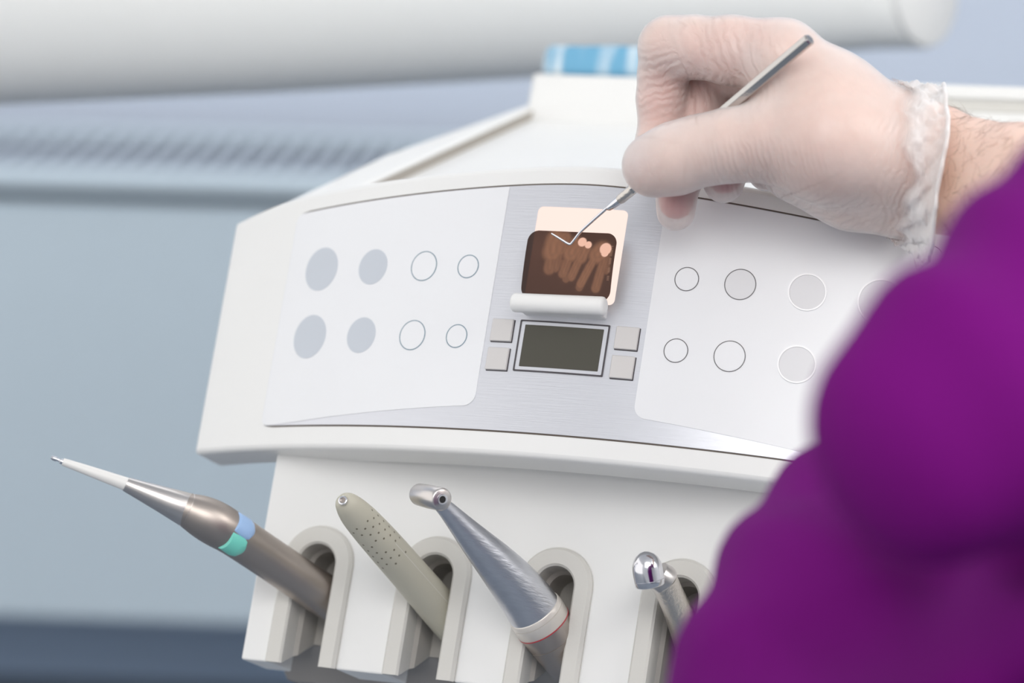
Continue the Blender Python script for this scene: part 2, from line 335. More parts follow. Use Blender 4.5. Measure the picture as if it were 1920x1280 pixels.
# tray behind it, rising to the rear
SLP = .58
def ft(y): return 65+SLP*(y-56)
def prism(poly, zf, depth):
    n = len(poly); V = [(x, y, zf(y)) for x, y in poly]+[(x, y, zf(y)-depth) for x, y in poly]
    return V, [tuple(range(n)), tuple(range(2*n-1, n-1, -1))]+[(i, (i+1) % n, n+(i+1) % n, n+i) for i in range(n)]
front = [(cp(s, 0)[0]*.97, cp(s, 0)[1]+9) for s in SS[2:-2:4]]
mesh('tray_floor', *prism(front+[(203, 160), (176, 330), (-176, 330), (-203, 160)], lambda y: ft(y)-7, 22), WHITE, unit, smooth=False)
for sg in (-1, 1):
    poly = [(sg*205, 55), (sg*201, 193), (sg*176, 316), (sg*169, 316), (sg*171, 300), (sg*180, 150), (sg*182, 70), (sg*176, 45)]
    if sg > 0: poly = poly[::-1]
    rim_ = mesh('tray_rim', *prism(poly, ft, 30), WHITE, unit, bevel=2, seg=2)
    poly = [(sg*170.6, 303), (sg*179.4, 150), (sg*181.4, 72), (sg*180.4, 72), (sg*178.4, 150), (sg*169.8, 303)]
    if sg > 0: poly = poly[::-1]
    mesh('rim_shade_strip', *prism(poly, lambda y: ft(y)-1.6, 6), RIMSHADE, rim_, smooth=False, label='inner edge of the white tray rim, its shade painted grey-brown')  # grey strip paints the shade on the white rim's inner wall
# rear console
zc = ft(303)-7
V, Fs = box((-174, 303, zc-30), (168, 372, 229)); mesh('rear_console', V, Fs, WHITE, unit, bevel=2.5, seg=3)
V, Fs = box((24, 299.5, 222), (170, 304, 229.4)); mesh('console_rail', V, Fs, WHITE, unit, bevel=1.6, seg=3)
V, Fs = box((30, 302.2, 215.5), (168, 304, 221)); mesh('console_groove', V, Fs, HOLD, unit, bevel=.4)
# support column
cx = RU.T @ np.array([0, 0, -1.])
t0 = np.array([30., 190, 80]); tl = (U2W(t0)[2]-.0)*1000
mesh('support_column', *sweep([t0+cx*d for d in (0, 60, tl-40, tl-40.1, tl-2)], [55, 42, 42, 150, 170], 40), WHITE, unit)
# control panel on the shell
Z0 = -40.5
SP = list(np.linspace(-166, 166, 81))
def corner(s, r=4.5, S=166): e = abs(s)-(S-r); return r-math.sqrt(max(0, r*r-e*e)) if e > 0 else 0
plo = lambda s: Z0+corner(s); phi = lambda s: ztop(s)-corner(s)
SPC = [-166, -165.6, -164.8, -163.6, -162]+[s for s in SP if abs(s) < 161.5]+[162, 163.6, 164.8, 165.6, 166]
panel = mesh('control_panel', *patch(SPC, plo, phi, -.5, .45, 10), SILV, unit, label='brushed silver curved control plate')
def gk(w): return [(s, plo(s)-w*(.75 if abs(s) < 160 else .3)) for s in SPC]+[(166+.35, z) for z in np.linspace(-35, 60, 20)]+[(s, phi(s)+w*(.8 if abs(s) < 160 else .35)) for s in SPC[::-1]]+[(-166-.35, z) for z in np.linspace(60, -35, 20)]
def gi(): return [(s, plo(s)) for s in SPC]+[(166, z) for z in np.linspace(-35, 60, 20)]+[(s, phi(s)) for s in SPC[::-1]]+[(-166, z) for z in np.linspace(60, -35, 20)]
mesh('panel_gasket', *band(gk(1.0), gi(), -.3, .12), GASK, unit, label='thin dark joint around the control plate')
def mlow(s):
    a = abs(s); z = np.interp(a, [39, 50, 70, 94, 120, 140, 155, 166], [-29.6, -30.3, -32, -34.2, -36.7, -38.8, -40.1, -40.3])
    e = 44.5-a; 
    if e > 0: z += 5.5-math.sqrt(max(0, 5.5**2-e*e))
    return max(z, plo(s)+.1)
membs = {}
for sg in (-1, 1):
    A = sorted({39, 39.15, 39.6, 40.3, 41.3, 42.8, 44.5}|set(np.linspace(46, 161, 48))|{162, 163.6, 164.8, 165.5})
    S = [sg*a for a in A]
    membs[sg] = mesh('membrane_panel', *patch(S, mlow, lambda s: phi(s)-.35, .3, .75, 10), MEMB, unit, label='white membrane keypad with round buttons, %s of the display' % ('left' if sg < 0 else 'right'))
US = [141.9, 108.7, 78.5, 54.0]; DS = [21.4, 17.3, 14.4, 11.2]; ZR = [35.9, 2.6]
for sg in (-1, 1):
    for c in range(4):
        for r in range(2):
            s, z, rad_ = sg*US[c], ZR[r], DS[c]/2
            if sg < 0 and c < 2: mt, ring, h = BGREY, None, .92
            elif sg < 0: mt, ring, h = BWHITE, RBLUE, .92
            elif c >= 2: mt, ring, h = (BPALE if (c == 2 and r == 0) else BWHITE), RDARK, .92
            else: mt, ring, h = BPALE, RWHITE, 1.1
            if ring is None: mesh('push_button', *fan(circ(s, z, rad_), .7, h, c=(s, z)), mt, membs[sg])
            else:
                wd = .32 if ring is not RWHITE else .7
                v, f, I = merge(fan(circ(s, z, rad_-wd), .7, h, c=(s, z)), band(circ(s, z, rad_), circ(s, z, rad_-wd), .7, h+(.02 if ring is not RWHITE else .25)))
                mesh('push_button', v, f, [mt, ring], membs[sg], idx=I)
# display
disp = mesh('display', *fan(densify(rrect(-22, 22, -12.5, 11.6, .5)), .3, .75, .1), SILV, unit, label='small rectangular display in a silver bezel')
mesh('display_outline', *band(densify(rrect(-22, 22, -12.5, 11.6, .5)), [(s*.9655, z*.94-.02) for s, z in densify(rrect(-22, 22, -12.5, 11.6, .5))], .5, .95), DARK, disp)
mesh('screen', *fan(densify(rrect(-19.3, 19.3, -10.2, 9.4, .3)), .5, .92, .05), LCD, disp, label='unlit dark olive screen')
for s0, z0, z1 in ((-36, .9, 11.4), (-36, -12.6, -2.1), (25.2, .9, 11.4), (25.2, -12.6, -2.1)):
    s1 = s0+10.8
    k = mesh('square_key', *fan(densify(rrect(s0, s1, z0, z1, .4)), .3, 1.75, .35), KEY, unit)
    mesh('key_shadow_gap', *fan(densify(rrect(s0+.1, s1+.45, z0-.45, z1-.1, .3)), .3, .75, .1), DARK, k)  # dark plate shifted down-right stands for the shadow beside the key
# film viewer window and its clip
mesh('viewer_window', *fan(densify(rrect(-22.3, 22, 21, 65.6, 2.5), 2), .3, .85, .3), VIEWL, unit, label='glowing peach backlit film viewer')
c1, c2 = P(965, 567, -9.5), P(1131, 574, -9.5); ax = (c2-c1); L = np.linalg.norm(ax); ax /= L
zz = (c1[2]+c2[2])/2
pr = []
for t, r in ((-1.2, 2.4), (-.9, 3.5), (-.2, 4.2), (.6, 4.4), (L-.6, 4.4), (L+.2, 4.2), (L+.9, 3.5), (L+1.2, 2.4)): pr.append((c1+ax*t, r))
clip = mesh('film_clip', *sweep([a for a, _ in pr], [b for _, b in pr], 40), WHITE, unit, label='white rounded film clip bar')
V, Fs = box((c1[0]+1.5, -7.5, zz-3.6), (c2[0]-1.5, 2.2, zz+1.2)); mesh('clip_bracket', V, Fs, WHITE, clip, bevel=.8)
# lower body with its arched notches
YB, YM, YK = 42., 69., 112.
HX = [-123.6+60.7*i for i in range(5)]; XL, XR = -155.2, 152.
ZT, ZB = -46., -151.; ZA = -102.6; RO = 18.4; RI = 9.6
outl = [(XL, ZT), (XL, ZB)]
for hx in HX:
    outl.append((hx-RO+.5, ZB))
    for k in range(19): a = math.pi-math.pi*k/18; outl.append((hx+(RO-.5)*math.cos(a), ZA+(RO-.5)*math.sin(a)))
    outl.append((hx+RO-.5, ZB))
outl += [(XR, ZB), (XR, ZT)]
def extr(poly, y0, y1):
    n = len(poly); V = [(x, y0, z) for x, z in poly]+[(x, y1, z) for x, z in poly]
    return V, [tuple(range(n)), tuple(range(2*n-1, n-1, -1))]+[(i, (i+1) % n, n+(i+1) % n, n+i) for i in range(n)]
mesh('lower_front', *extr(outl, YB, YM), WHITE, unit, smooth=False, bevel=.9, seg=2, angle=60, label='white front of the lower housing')
prof = [(YM, ZT), (YM, -137), (YM+24, ZB-1), (YK, ZB-1), (YK, ZT)]
V = [(x, y, z) for x in (XL, XR) for y, z in prof]; n = len(prof)
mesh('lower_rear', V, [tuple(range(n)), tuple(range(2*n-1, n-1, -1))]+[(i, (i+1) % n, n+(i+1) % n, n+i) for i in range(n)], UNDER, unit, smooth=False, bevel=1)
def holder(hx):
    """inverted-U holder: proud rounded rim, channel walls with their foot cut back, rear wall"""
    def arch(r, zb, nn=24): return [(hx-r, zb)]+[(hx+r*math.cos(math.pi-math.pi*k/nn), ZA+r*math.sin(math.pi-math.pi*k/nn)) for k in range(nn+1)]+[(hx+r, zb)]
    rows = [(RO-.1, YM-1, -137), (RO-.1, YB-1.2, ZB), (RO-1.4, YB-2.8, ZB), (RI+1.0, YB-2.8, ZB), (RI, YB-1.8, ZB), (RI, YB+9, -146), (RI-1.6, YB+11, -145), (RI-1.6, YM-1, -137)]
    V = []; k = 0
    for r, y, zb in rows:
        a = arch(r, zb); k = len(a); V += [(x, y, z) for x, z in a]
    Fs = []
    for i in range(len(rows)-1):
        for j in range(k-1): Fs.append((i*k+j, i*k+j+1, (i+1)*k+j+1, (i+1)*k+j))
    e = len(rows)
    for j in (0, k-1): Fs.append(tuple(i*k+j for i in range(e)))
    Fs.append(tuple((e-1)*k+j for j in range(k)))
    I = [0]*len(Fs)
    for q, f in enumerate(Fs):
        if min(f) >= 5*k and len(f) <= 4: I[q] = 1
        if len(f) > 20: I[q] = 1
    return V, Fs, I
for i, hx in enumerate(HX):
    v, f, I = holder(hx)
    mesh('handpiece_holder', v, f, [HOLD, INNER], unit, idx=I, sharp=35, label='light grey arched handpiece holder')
# ================================================================== things on the unit
# x-ray film held by the clip
tl_, tr_, br_, bl_ = P(990, 430, -10.5), P(1157, 439, -10.5), P(1146, 556, -9.3), P(979, 550, -9.3)
xr = (tr_-tl_+br_-bl_)/2; Wd = np.linalg.norm(xr); xr /= Wd; yr = (tl_-bl_+tr_-br_)/2; Hh = np.linalg.norm(yr); yr = yr-xr*(yr @ xr); yr /= np.linalg.norm(yr)
org = (bl_+br_+tl_+tr_)/4 - xr*Wd/2 - yr*Hh/2 - yr*2.5; Hh += 2.5; nr = np.cross(xr, yr)
film = thing('dental_xray_film', 'small dark brown dental x-ray film showing teeth, held upright in the clip', 'x-ray film', org+xr*Wd/2)
NU, NV = 150, 110; V = []; Fs = []; D = []
def seg(u, v, a, b, r):
    pa = np.array([u-a[0], v-a[1]]); ba = np.array([b[0]-a[0], b[1]-a[1]]); h = min(1, max(0, (pa @ ba)/(ba @ ba))); return math.hypot(*(pa-ba*h))/r
def zm(x, y): return ((x-(175-60*(y-400)/600))/872*Wd, (1010-y)/630*(Hh-2.5)+2.5)     # from a crop of the film to mm on the film
TEETH = [((445, 470), (420, 590), 92, 1), ((530, 450), (500, 560), 60, .9), ((420, 590), (395, 760), 55, .75), ((490, 580), (455, 750), 40, .7),
         ((640, 520), (600, 600), 80, 1), ((740, 540), (700, 640), 55, .95), ((590, 620), (530, 800), 45, .8), ((700, 620), (610, 830), 40, .85), ((520, 700), (560, 850), 38, .6),
         ((900, 560), (860, 600), 85, 1), ((830, 640), (700, 900), 38, .9), ((930, 640), (850, 930), 42, .8), ((780, 720), (690, 930), 36, .6), ((960, 640), (950, 760), 30, .6)]
FILL = [((705, 480), 42), ((765, 506), 33), ((935, 540), 56), ((930, 580), 36)]
TT = [(zm(*a), zm(*b), r/872*Wd, w_) for a, b, r, w_ in TEETH]; FL = [(zm(*a), r/872*Wd) for a, r in FILL]
rc = 5.2
for j in range(NV+1):
    for i in range(NU+1):
        u, v = i/NU*Wd, j/NV*Hh
        du, dv = max(rc-u, u-(Wd-rc), 0), max(rc-v, v-(Hh-rc), 0); dd = math.hypot(du, dv)
        if du > 0 and dv > 0 and dd > rc:
            cu, cv = min(max(u, rc), Wd-rc), min(max(v, rc), Hh-rc); u, v = cu+(u-cu)*rc/dd, cv+(v-cv)*rc/dd
        V.append(org+xr*u+yr*v+nr*(.9*math.sin(v/Hh*math.pi)))
        t = 0
        for a, b, r, w_ in TT:
            q = seg(u, v, a, b, r); t = max(t, w_*(lambda e: e*e*(3-2*e))(max(0, min(1, (1.45-q)/1.0)))*(.72+.28*min(1, abs(q-.35)*2.2)))
        t *= .95+.05*math.sin((u*1.0+v*.35)*2.1)
        fl = max(max(0, min(1, (1.08-math.hypot(u-a[0], v-a[1])/r)/.16)) for a, r in FL)
        haze = .5*math.exp(-((u-Wd*.12)/(Wd*.1))**2-((v-Hh*.75)/(Hh*.28))**2)+.2*math.exp(-((v-Hh*.35)/(Hh*.2))**2-((u-Wd*.5)/(Wd*.4))**2)
        tick = 1 if (Wd*.945 < u < Wd*.972 and (v*1.6) % 1 < .35 and Hh*.3 < v < Hh*.82) else 0
        c = np.array([.085, .05, .04])*(1+.8*haze); c = c+t*(np.array([.46, .27, .17])-c)*.8; c = c+fl*(np.array([1, .74, .62])*1.15-c); c = c+tick*.5*(np.array([.5, .36, .28])-c)
        D.append((*c, 1))
for j in range(NV):
    for i in range(NU): a = j*(NU+1)+i; Fs.append((a, a+1, a+NU+2, a+NU+1))
fs = mesh('film_sheet', V, Fs, FILM, film)
ca = fs.data.color_attributes.new('film_tone', 'FLOAT_COLOR', 'POINT'); ca.data.foreach_set('color', np.array(D, np.float32).ravel())
# ---- three-way syringe
def rpx(r, y=-20): return r/4.16
syr = thing('air_water_syringe', 'steel air-water syringe with white nozzle and green and blue buttons, in the first holder', 'handpiece', P(640, 1140, 78))
def line(pts, sc_=3.9): return [np.append(P(x, y, d), r/sc_) for x, y, d, r in pts]
A = line([(118, 865.5, -46, 7), (160, 880, -41, 9), (240, 908.5, -33, 12.5)])
A = smooth_path(A, 6); mesh('nozzle', *sweep(A[:, :3], A[:, 3], 32), TIPW, syr)
A = line([(96, 857, -48.5, 3), (100, 858.5, -48, 4.3), (106, 860.5, -47.3, 4.3), (107, 861, -47.2, 3), (112, 863, -46.6, 3), (114, 864, -46.4, 5), (122, 867, -45.5, 5)])
mesh('nozzle_tip', *sweep([a[:3] for a in A], [a[3] for a in A], 24), CHROME, syr, label='small steel nozzle tip')
A = line([(236, 907, -33.4, 13.2), (238, 908, -33.1, 13.6), (300, 934, -24, 23), (348, 954.5, -16.5, 30.8), (349.2, 955, -16.3, 30.2), (350.4, 955.5, -16.1, 30.2)])
mesh('collet_cone', *sweep([a[:3] for a in A], [a[3] for a in A], 48), STEEL, syr)
A = line([(350.4, 955.5, -16.1, 31), (353, 956.6, -15.7, 31.8), (372, 965, -12.5, 37), (392, 975, -9, 40), (412, 986, -5, 40.5), (440, 1003, 2, 38.8), (500, 1043, 20, 38.2), (575, 1094, 40, 38.5), (620, 1124, 54, 39), (650, 1145, 64, 36)])
A = smooth_path(A, 4); sy_body = mesh('body', *sweep(A[:, :3], A[:, 3], 64), STEELD, syr)
A = line([(349, 955, -16.4, 31.2), (351, 955.8, -16, 31.6), (353, 956.6, -15.7, 31.6), (355, 957.5, -15.4, 31.2)])
mesh('collar_ring', *sweep([a[:3] for a in A], [a[3] for a in A], 48), STEEL, syr)
# half-round buttons set into the body, seen from the front
axd = P(500, 1043, 18)-P(412, 986, -5); axd /= np.linalg.norm(axd)
def sbutton(px, py, name, m, lab, wpx, hpx, tw):
    ctr = P(*{'g': (432, 998), 'b': (432, 998)}['g'], 0); vw = Mc.T @ np.array([0, 0, -1.])
    surf_dir = np.array(P(px, py, 0)-P(432, 998, 0)); surf_dir -= axd*(surf_dir @ axd)
    off = min(np.linalg.norm(surf_dir), 8.6); sd = surf_dir/np.linalg.norm(surf_dir)
    nd = vw-axd*(vw @ axd); nd /= np.linalg.norm(nd); sd2 = sd-nd*(sd @ nd); sd2 /= np.linalg.norm(sd2)
    rad_dir = sd2*(off/9.15)+nd*math.sqrt(max(.05, 1-(off/9.15)**2)); rad_dir /= np.linalg.norm(rad_dir)
    tang = np.cross(axd, rad_dir); c = ctr+rad_dir*7.6
    V = []; n_ = 20; L_ = 7.2
    for t, k in ((-L_*.62, .8), (-L_*.55, .96), (L_*.4, 1), (L_*.75, .85), (L_, .45)):
        for j in range(n_):
            a = math.pi*j/(n_-1); sh = -1.9*math.sin(a) if t < 0 else 0
            V.append(c+axd*(t-sh*.9)+tang*(6.0*k*math.cos(a))+rad_dir*(4.2*k*math.sin(a)))
    Fs = [(i*n_+j, i*n_+j+1, (i+1)*n_+j+1, (i+1)*n_+j) for i in range(4) for j in range(n_-1)]+[tuple(range(n_)), tuple(4*n_+j for j in range(n_-1, -1, -1))]+[(i*n_+n_-1, i*n_, (i+1)*n_, (i+1)*n_+n_-1) for i in range(4)]
    mesh(name, V, Fs, m, syr, label=lab, sharp=30)
sbutton(441, 1010, 'water_button', GREEN, 'turquoise green half-round button', 40, 30, 0)
sbutton(451, 979, 'air_button', BLUE, 'pale blue half-round button', 30, 40, 0)
# ---- beige scaler handpiece
scal = thing('scaler_handpiece', 'beige rubbery tapered scaler handpiece with dimpled grip, in the second holder', 'handpiece', P(880, 1200, 80))
A = line([(645, 939.5, -22, 18.5), (653, 947.5, -19, 23.5), (667, 963, -13, 28.5), (690, 988, -4, 31.5), (725, 1027, 10, 33.5), (775, 1084, 30, 34.5), (820, 1136, 48, 36), (860, 1182, 63, 36)])
A = np.vstack([line([(640.5, 935, -23.6, 13)])[0], A]); A = smooth_path(A, 5); A[0, 3] = 9/4.
sb = mesh('grip', *sweep(A[:, :3], A[:, 3], 64), BEIGE, scal, label='matte beige rubber grip')
nd0 = P(640, 933, -24)-P(668, 963, -13); nd0 /= np.linalg.norm(nd0); nd0 = nd0+.9*(Mc.T @ np.array([0, 0, -1.])); nd0 /= np.linalg.norm(nd0); e0 = P(643.5, 938.5, -26.0)
mesh('threaded_tip', *sweep([e0-nd0*.5, e0+nd0*.7, e0+nd0*.9, e0+nd0*.9, e0-nd0*.5], [2.15, 2.15, 1.9, 1.35, 1.2], 28, cap=False), CHROME, scal, label='steel threaded socket ring')
mesh('socket_hole', *sweep([e0-nd0*.4, e0+nd0*.1], [1.32, 1.32], 20), STEELD, scal)
# dimples and seam in the surface frame of the grip
AXP = A[:, :3]; AXR = A[:, 3]; cl = np.concatenate([[0], np.cumsum(np.linalg.norm(np.diff(AXP, axis=0), axis=1))])
def on_axis(l): return np.array([np.interp(l, cl, AXP[:, k]) for k in range(3)]), np.interp(l, cl, AXR)
def grip_dir(l, ang):
    a, r = on_axis(l); b, _ = on_axis(l+2); t = (b-a)/np.linalg.norm(b-a); vw = Mc.T @ np.array([0, 0, -1.]); n_ = vw-t*(vw @ t); n_ /= np.linalg.norm(n_); bb = np.cross(t, n_); return a, r, t, n_*math.cos(ang)+bb*math.sin(ang)
ms = []
for i in range(7):
    for j in range(6):
        l = 14+i*4.3+(j % 2)*2.1; ang = (-66+j*24)*math.pi/180
        if (i+j) % 7 == 6: continue
        a, r, t, nn = grip_dir(l, ang); c = a+nn*(r+.02); bb = np.cross(t, nn); V = [c+.55*(math.cos(q*.7854)*t+math.sin(q*.7854)*bb) for q in range(8)]+[c-nn*.0+nn*.05]
        ms.append((V, [(q, (q+1) % 8, 8) for q in range(8)]))
v, f, I = merge(*ms); dm = mesh('grip_dimples', v, f, DIMP, scal); dm['kind'] = 'stuff'
V = []; 
for l in np.linspace(34, cl[-1]-4, 40):
    a, r, t, nn = grip_dir(l, -.62); V += [a+nn*(r+.03)+np.cross(t, nn)*.07, a+nn*(r+.03)-np.cross(t, nn)*.07]
mesh('seam', V, [(2*i, 2*i+1, 2*i+3, 2*i+2) for i in range(39)], TIPW, sb)
# ---- contra-angle handpiece
con = thing('contra_angle_handpiece', 'brushed steel contra-angle handpiece with red line and ivory ring, in the third holder', 'handpiece', P(1075, 1250, 84))
A = line([(826, 944, -27.2, 13), (840, 958, -22.3, 15.5), (862, 982, -14.6, 20), (895, 1018, -3.0, 27.5), (928, 1053, 8.5, 34.5), (960, 1089, 19.7, 40.5), (985, 1120, 28.5, 44), (1001, 1143, 34.0, 46)], 3.72)
A = smooth_path(A, 6); mesh('neck', *sweep(A[:, :3], A[:, 3], 64), CONTRA, con, label='curved brushed neck and grip')
h0 = P(783, 926, -22); h1 = P(829, 936, -37); hd = (h1-h0)/np.linalg.norm(h1-h0); HL = np.linalg.norm(h1-h0)
prf = [(-.5, 2.2), (0, 3.6), (.8, 4.6), (2, 5.0), (HL*.5, 5.3), (HL-1.2, 5.2), (HL-.3, 4.7), (HL, 4.2)]
mesh('head', *sweep([h0+hd*t for t, _ in prf], [r for _, r in prf], 40), STEEL, con, label='short barrel-shaped head')
mesh('bur_socket', *sweep([h1-hd*.5, h1+hd*.35, h1+hd*.4, h1+hd*.4, h1-hd*.3], [2.5, 2.5, 2.3, 1.6, 1.5], 28, cap=False), CHROME, con)
mesh('bur_hole', *sweep([h1-hd*.3, h1+hd*.2], [1.62, 1.62], 20), BLACK, con)
ca0, cdir = P(1001, 1143, 34.05), P(1045, 1207, 49.45)-P(1001, 1143, 34.05); cdir /= np.linalg.norm(cdir); r0_ = A[-1, 3]
def ringed(name, prof, m, **k): mesh(name, *sweep([ca0+cdir*t for t, _ in prof], [q for _, q in prof], 56), m, con, **k)
ringed('ivory_ring', [(-.3, r0_-.1), (-.05, r0_+.2), (.3, r0_+.45), (2.6, r0_+.7), (2.62, r0_+.5), (2.8, r0_+.5), (2.82, r0_+.75), (8.2, r0_+.75), (8.4, r0_+.6)], IVORY)
ringed('red_band', [(8.3, r0_+.5), (8.35, r0_+.82), (8.85, r0_+.82), (8.9, r0_+.3)], RED)
ringed('motor', [(8.8, r0_+.25), (9.2, r0_+.4), (16, r0_), (16.1, r0_-.25), (16.7, r0_-.25), (16.8, r0_), (27, r0_-1.1), (34, r0_-1.6)], STEELD, label='dark steel motor sleeve')
# ---- turbine
tur = thing('turbine_handpiece', 'chrome-domed turbine handpiece with knurled grip, in the holder beside the purple sleeve', 'handpiece', P(1330, 1290, 80))
d0, d1 = P(1220, 1097, 14), P(1208, 1034, 7); hd = d1-d0; HL = np.linalg.norm(hd); hd /= HL
prf = [(-.3, 6.0), (0, 6.6), (.4, 6.9), (2.6, 7.0), (2.7, 6.8), (2.9, 7.0), (HL*.45, 6.9), (HL*.62, 6.6), (HL*.78, 5.6), (HL*.9, 4.0), (HL*.97, 2.2), (HL, .6)]
mesh('head', *sweep([d0+hd*t for t, _ in prf], [r for _, r in prf], 48), CHROME, tur, label='polished domed head')
A = line([(1232, 1078, 18.4, 26), (1246, 1088, 21.4, 27.5), (1247, 1089, 21.7, 26)]); mesh('neck_collar', *sweep([a[:3] for a in A], [a[3] for a in A], 40), STEEL, tur)
A = line([(1243, 1086, 20.8, 25), (1256, 1112, 28.6, 24), (1270, 1142, 37.6, 25.5), (1286, 1178, 48.4, 29), (1302, 1216, 59.8, 32), (1330, 1275, 66.0, 35)])
A = smooth_path(A, 6); mesh('grip', *sweep(A[:, :3], A[:, 3], 48), KNURL, tur)
# ---- folded blue cloth on the rear console
cz = 229.2
def rbox(a, b, r, nseg=5):
    bm = bmesh.new(); bmesh.ops.create_cube(bm, size=1); a = np.array(a, float); b = np.array(b, float)
    for v in bm.verts: v.co = Vector((a+b)/2)+Vector([(b-a)[k]*v.co[k] for k in range(3)])
    bmesh.ops.bevel(bm, geom=bm.edges[:]+bm.verts[:], offset=r, segments=nseg, profile=.5, affect='EDGES'); bmesh.ops.subdivide_edges(bm, edges=[e for e in bm.edges if e.calc_length() > 12], cuts=6, use_grid_fill=True)
    V = [tuple(v.co) for v in bm.verts]; ix = {v: i for i, v in enumerate(bm.verts)}; Fs = [tuple(ix[v] for v in f.verts) for f in bm.faces]; bm.free(); return V, Fs
cl_ = thing('folded_cloth', 'folded light blue checked cloth on top of the rear console', 'cloth', (-105, 335, cz))
V, Fs = rbox((-172, 306, cz), (-40, 366, cz+20), 6.5)
V = [(x, y, z+.8*math.sin(x*.09)+.5*math.sin(y*.2)-(.02*max(0, x+140) if z > cz+8 else 0)) if z > cz+2 else (x, y, z) for x, y, z in V]
mesh('cloth_stack', V, Fs, CLOTH, cl_, sharp=None)
# ---- probe
prb = thing('dental_probe', 'slim steel dental probe with angled tip, held between thumb and index finger', 'dental probe', K2W(K(1150, 385, 1.605)), frame='W')
def kz(px): return 1.53+(1522-px)/(1522-1070)*(1.6205-1.53)
def kl(pts): return [np.append(K2W(K(x, y, z)), r*z/F*1000) for x, y, z, r in pts]
hA, hB = np.array([1519, 72.5]), np.array([1160, 376.5])
hl = lambda t: hA+(hB-hA)*t
A = kl([(*hl(0), kz(1519), 10), (*hl(.006), kz(1517), 12.3), (*hl(.5), kz(1340), 12), (*hl(.93), kz(1185), 11)])
# six-sided shaft
mesh('shaft', *sweep([a[:3] for a in A], [a[3] for a in A], 6), PROBE, prb, smooth=False, bevel=.25, label='six-sided steel shaft')
A = kl([(*hl(.92), kz(1188), 9.5), (*hl(.93), kz(1185), 10.3), (*hl(.985), kz(1166), 9.8), (*hl(.995), kz(1162), 8.6)]); mesh('knurled_end', *sweep([a[:3] for a in A], [a[3] for a in A], 24), KNURL, prb)
A = kl([(*hl(.995), kz(1162), 8.3), (1150, 384, kz(1150), 7.5), (1143, 389, kz(1143), 6.4), (1137, 391, kz(1137), 3.2)]); mesh('ferrule', *sweep([a[:3] for a in A], [a[3] for a in A], 24), CHROME, prb)
tipz = 1.6200
A = kl([(1139, 389, kz(1139), 3.2), (1112, 413, kz(1112), 2.9), (1090, 433, kz(1090), 2.7), (1078, 448, kz(1078), 2.6), (1071, 456.5, tipz, 2.6), (1067, 457.5, tipz, 2.5), (1060, 454, tipz, 2.4), (1045, 444.5, tipz, 2.1), (1033.5, 437.5, tipz, 1.6)])
A = smooth_path(A, 3); mesh('tip', *sweep(A[:, :3], A[:, 3], 16), CHROME, prb, label='thin hooked tip')
# ================================================================== the person
def surface_nets(D, org, h):
    nx, ny, nz = D.shape; ins = D < 0
    cnt = np.zeros((nx-1, ny-1, nz-1), np.uint8)
    for a in (0, 1):
        for b in (0, 1):
            for c in (0, 1): cnt += ins[a:nx-1+a, b:ny-1+b, c:nz-1+c]
    I, J, L = np.nonzero((cnt > 0) & (cnt < 8)); idm = np.full((nx-1, ny-1, nz-1), -1, np.int64); idm[I, J, L] = np.arange(len(I))
    cor = [(a, b, c) for a in (0, 1) for b in (0, 1) for c in (0, 1)]; vals = [D[I+a, J+b, L+c] for a, b, c in cor]
    S = np.zeros((len(I), 3)); N = np.zeros(len(I))
    for i, p in enumerate(cor):
        for j, q in enumerate(cor):
            if j > i and sum(abs(x-y) for x, y in zip(p, q)) == 1:
                va, vb = vals[i], vals[j]; mk = (va < 0) != (vb < 0); t = np.where(mk, va/np.where(mk, va-vb, 1), 0)
                S += np.where(mk[:, None], np.array(p)+(np.array(q)-np.array(p))*t[:, None], 0); N += mk
    V = (np.stack([I, J, L], 1)+S/N[:, None])*h+org; Fs = []
    for ax in range(3):
        o1, o2 = [(1, 2), (2, 0), (0, 1)][ax]; sl = [slice(1, -1)]*3
        A0 = np.take(ins, range(0, D.shape[ax]-1), ax); A1 = np.take(ins, range(1, D.shape[ax]), ax); ch = A0 != A1
        X = np.array(np.nonzero(ch)); ok = (X[o1] > 0) & (X[o2] > 0) & (X[o1] < D.shape[o1]-1) & (X[o2] < D.shape[o2]-1); X = X[:, ok]; flip = A0[tuple(X)]
        def g(d1, d2): Y = X.copy(); Y[o1] += d1; Y[o2] += d2; return idm[tuple(Y)]
        q = np.stack([g(-1, -1), g(0, -1), g(0, 0), g(-1, 0)], 1); q[~flip] = q[~flip][:, ::-1]; Fs.append(q)
    return V, np.concatenate(Fs)
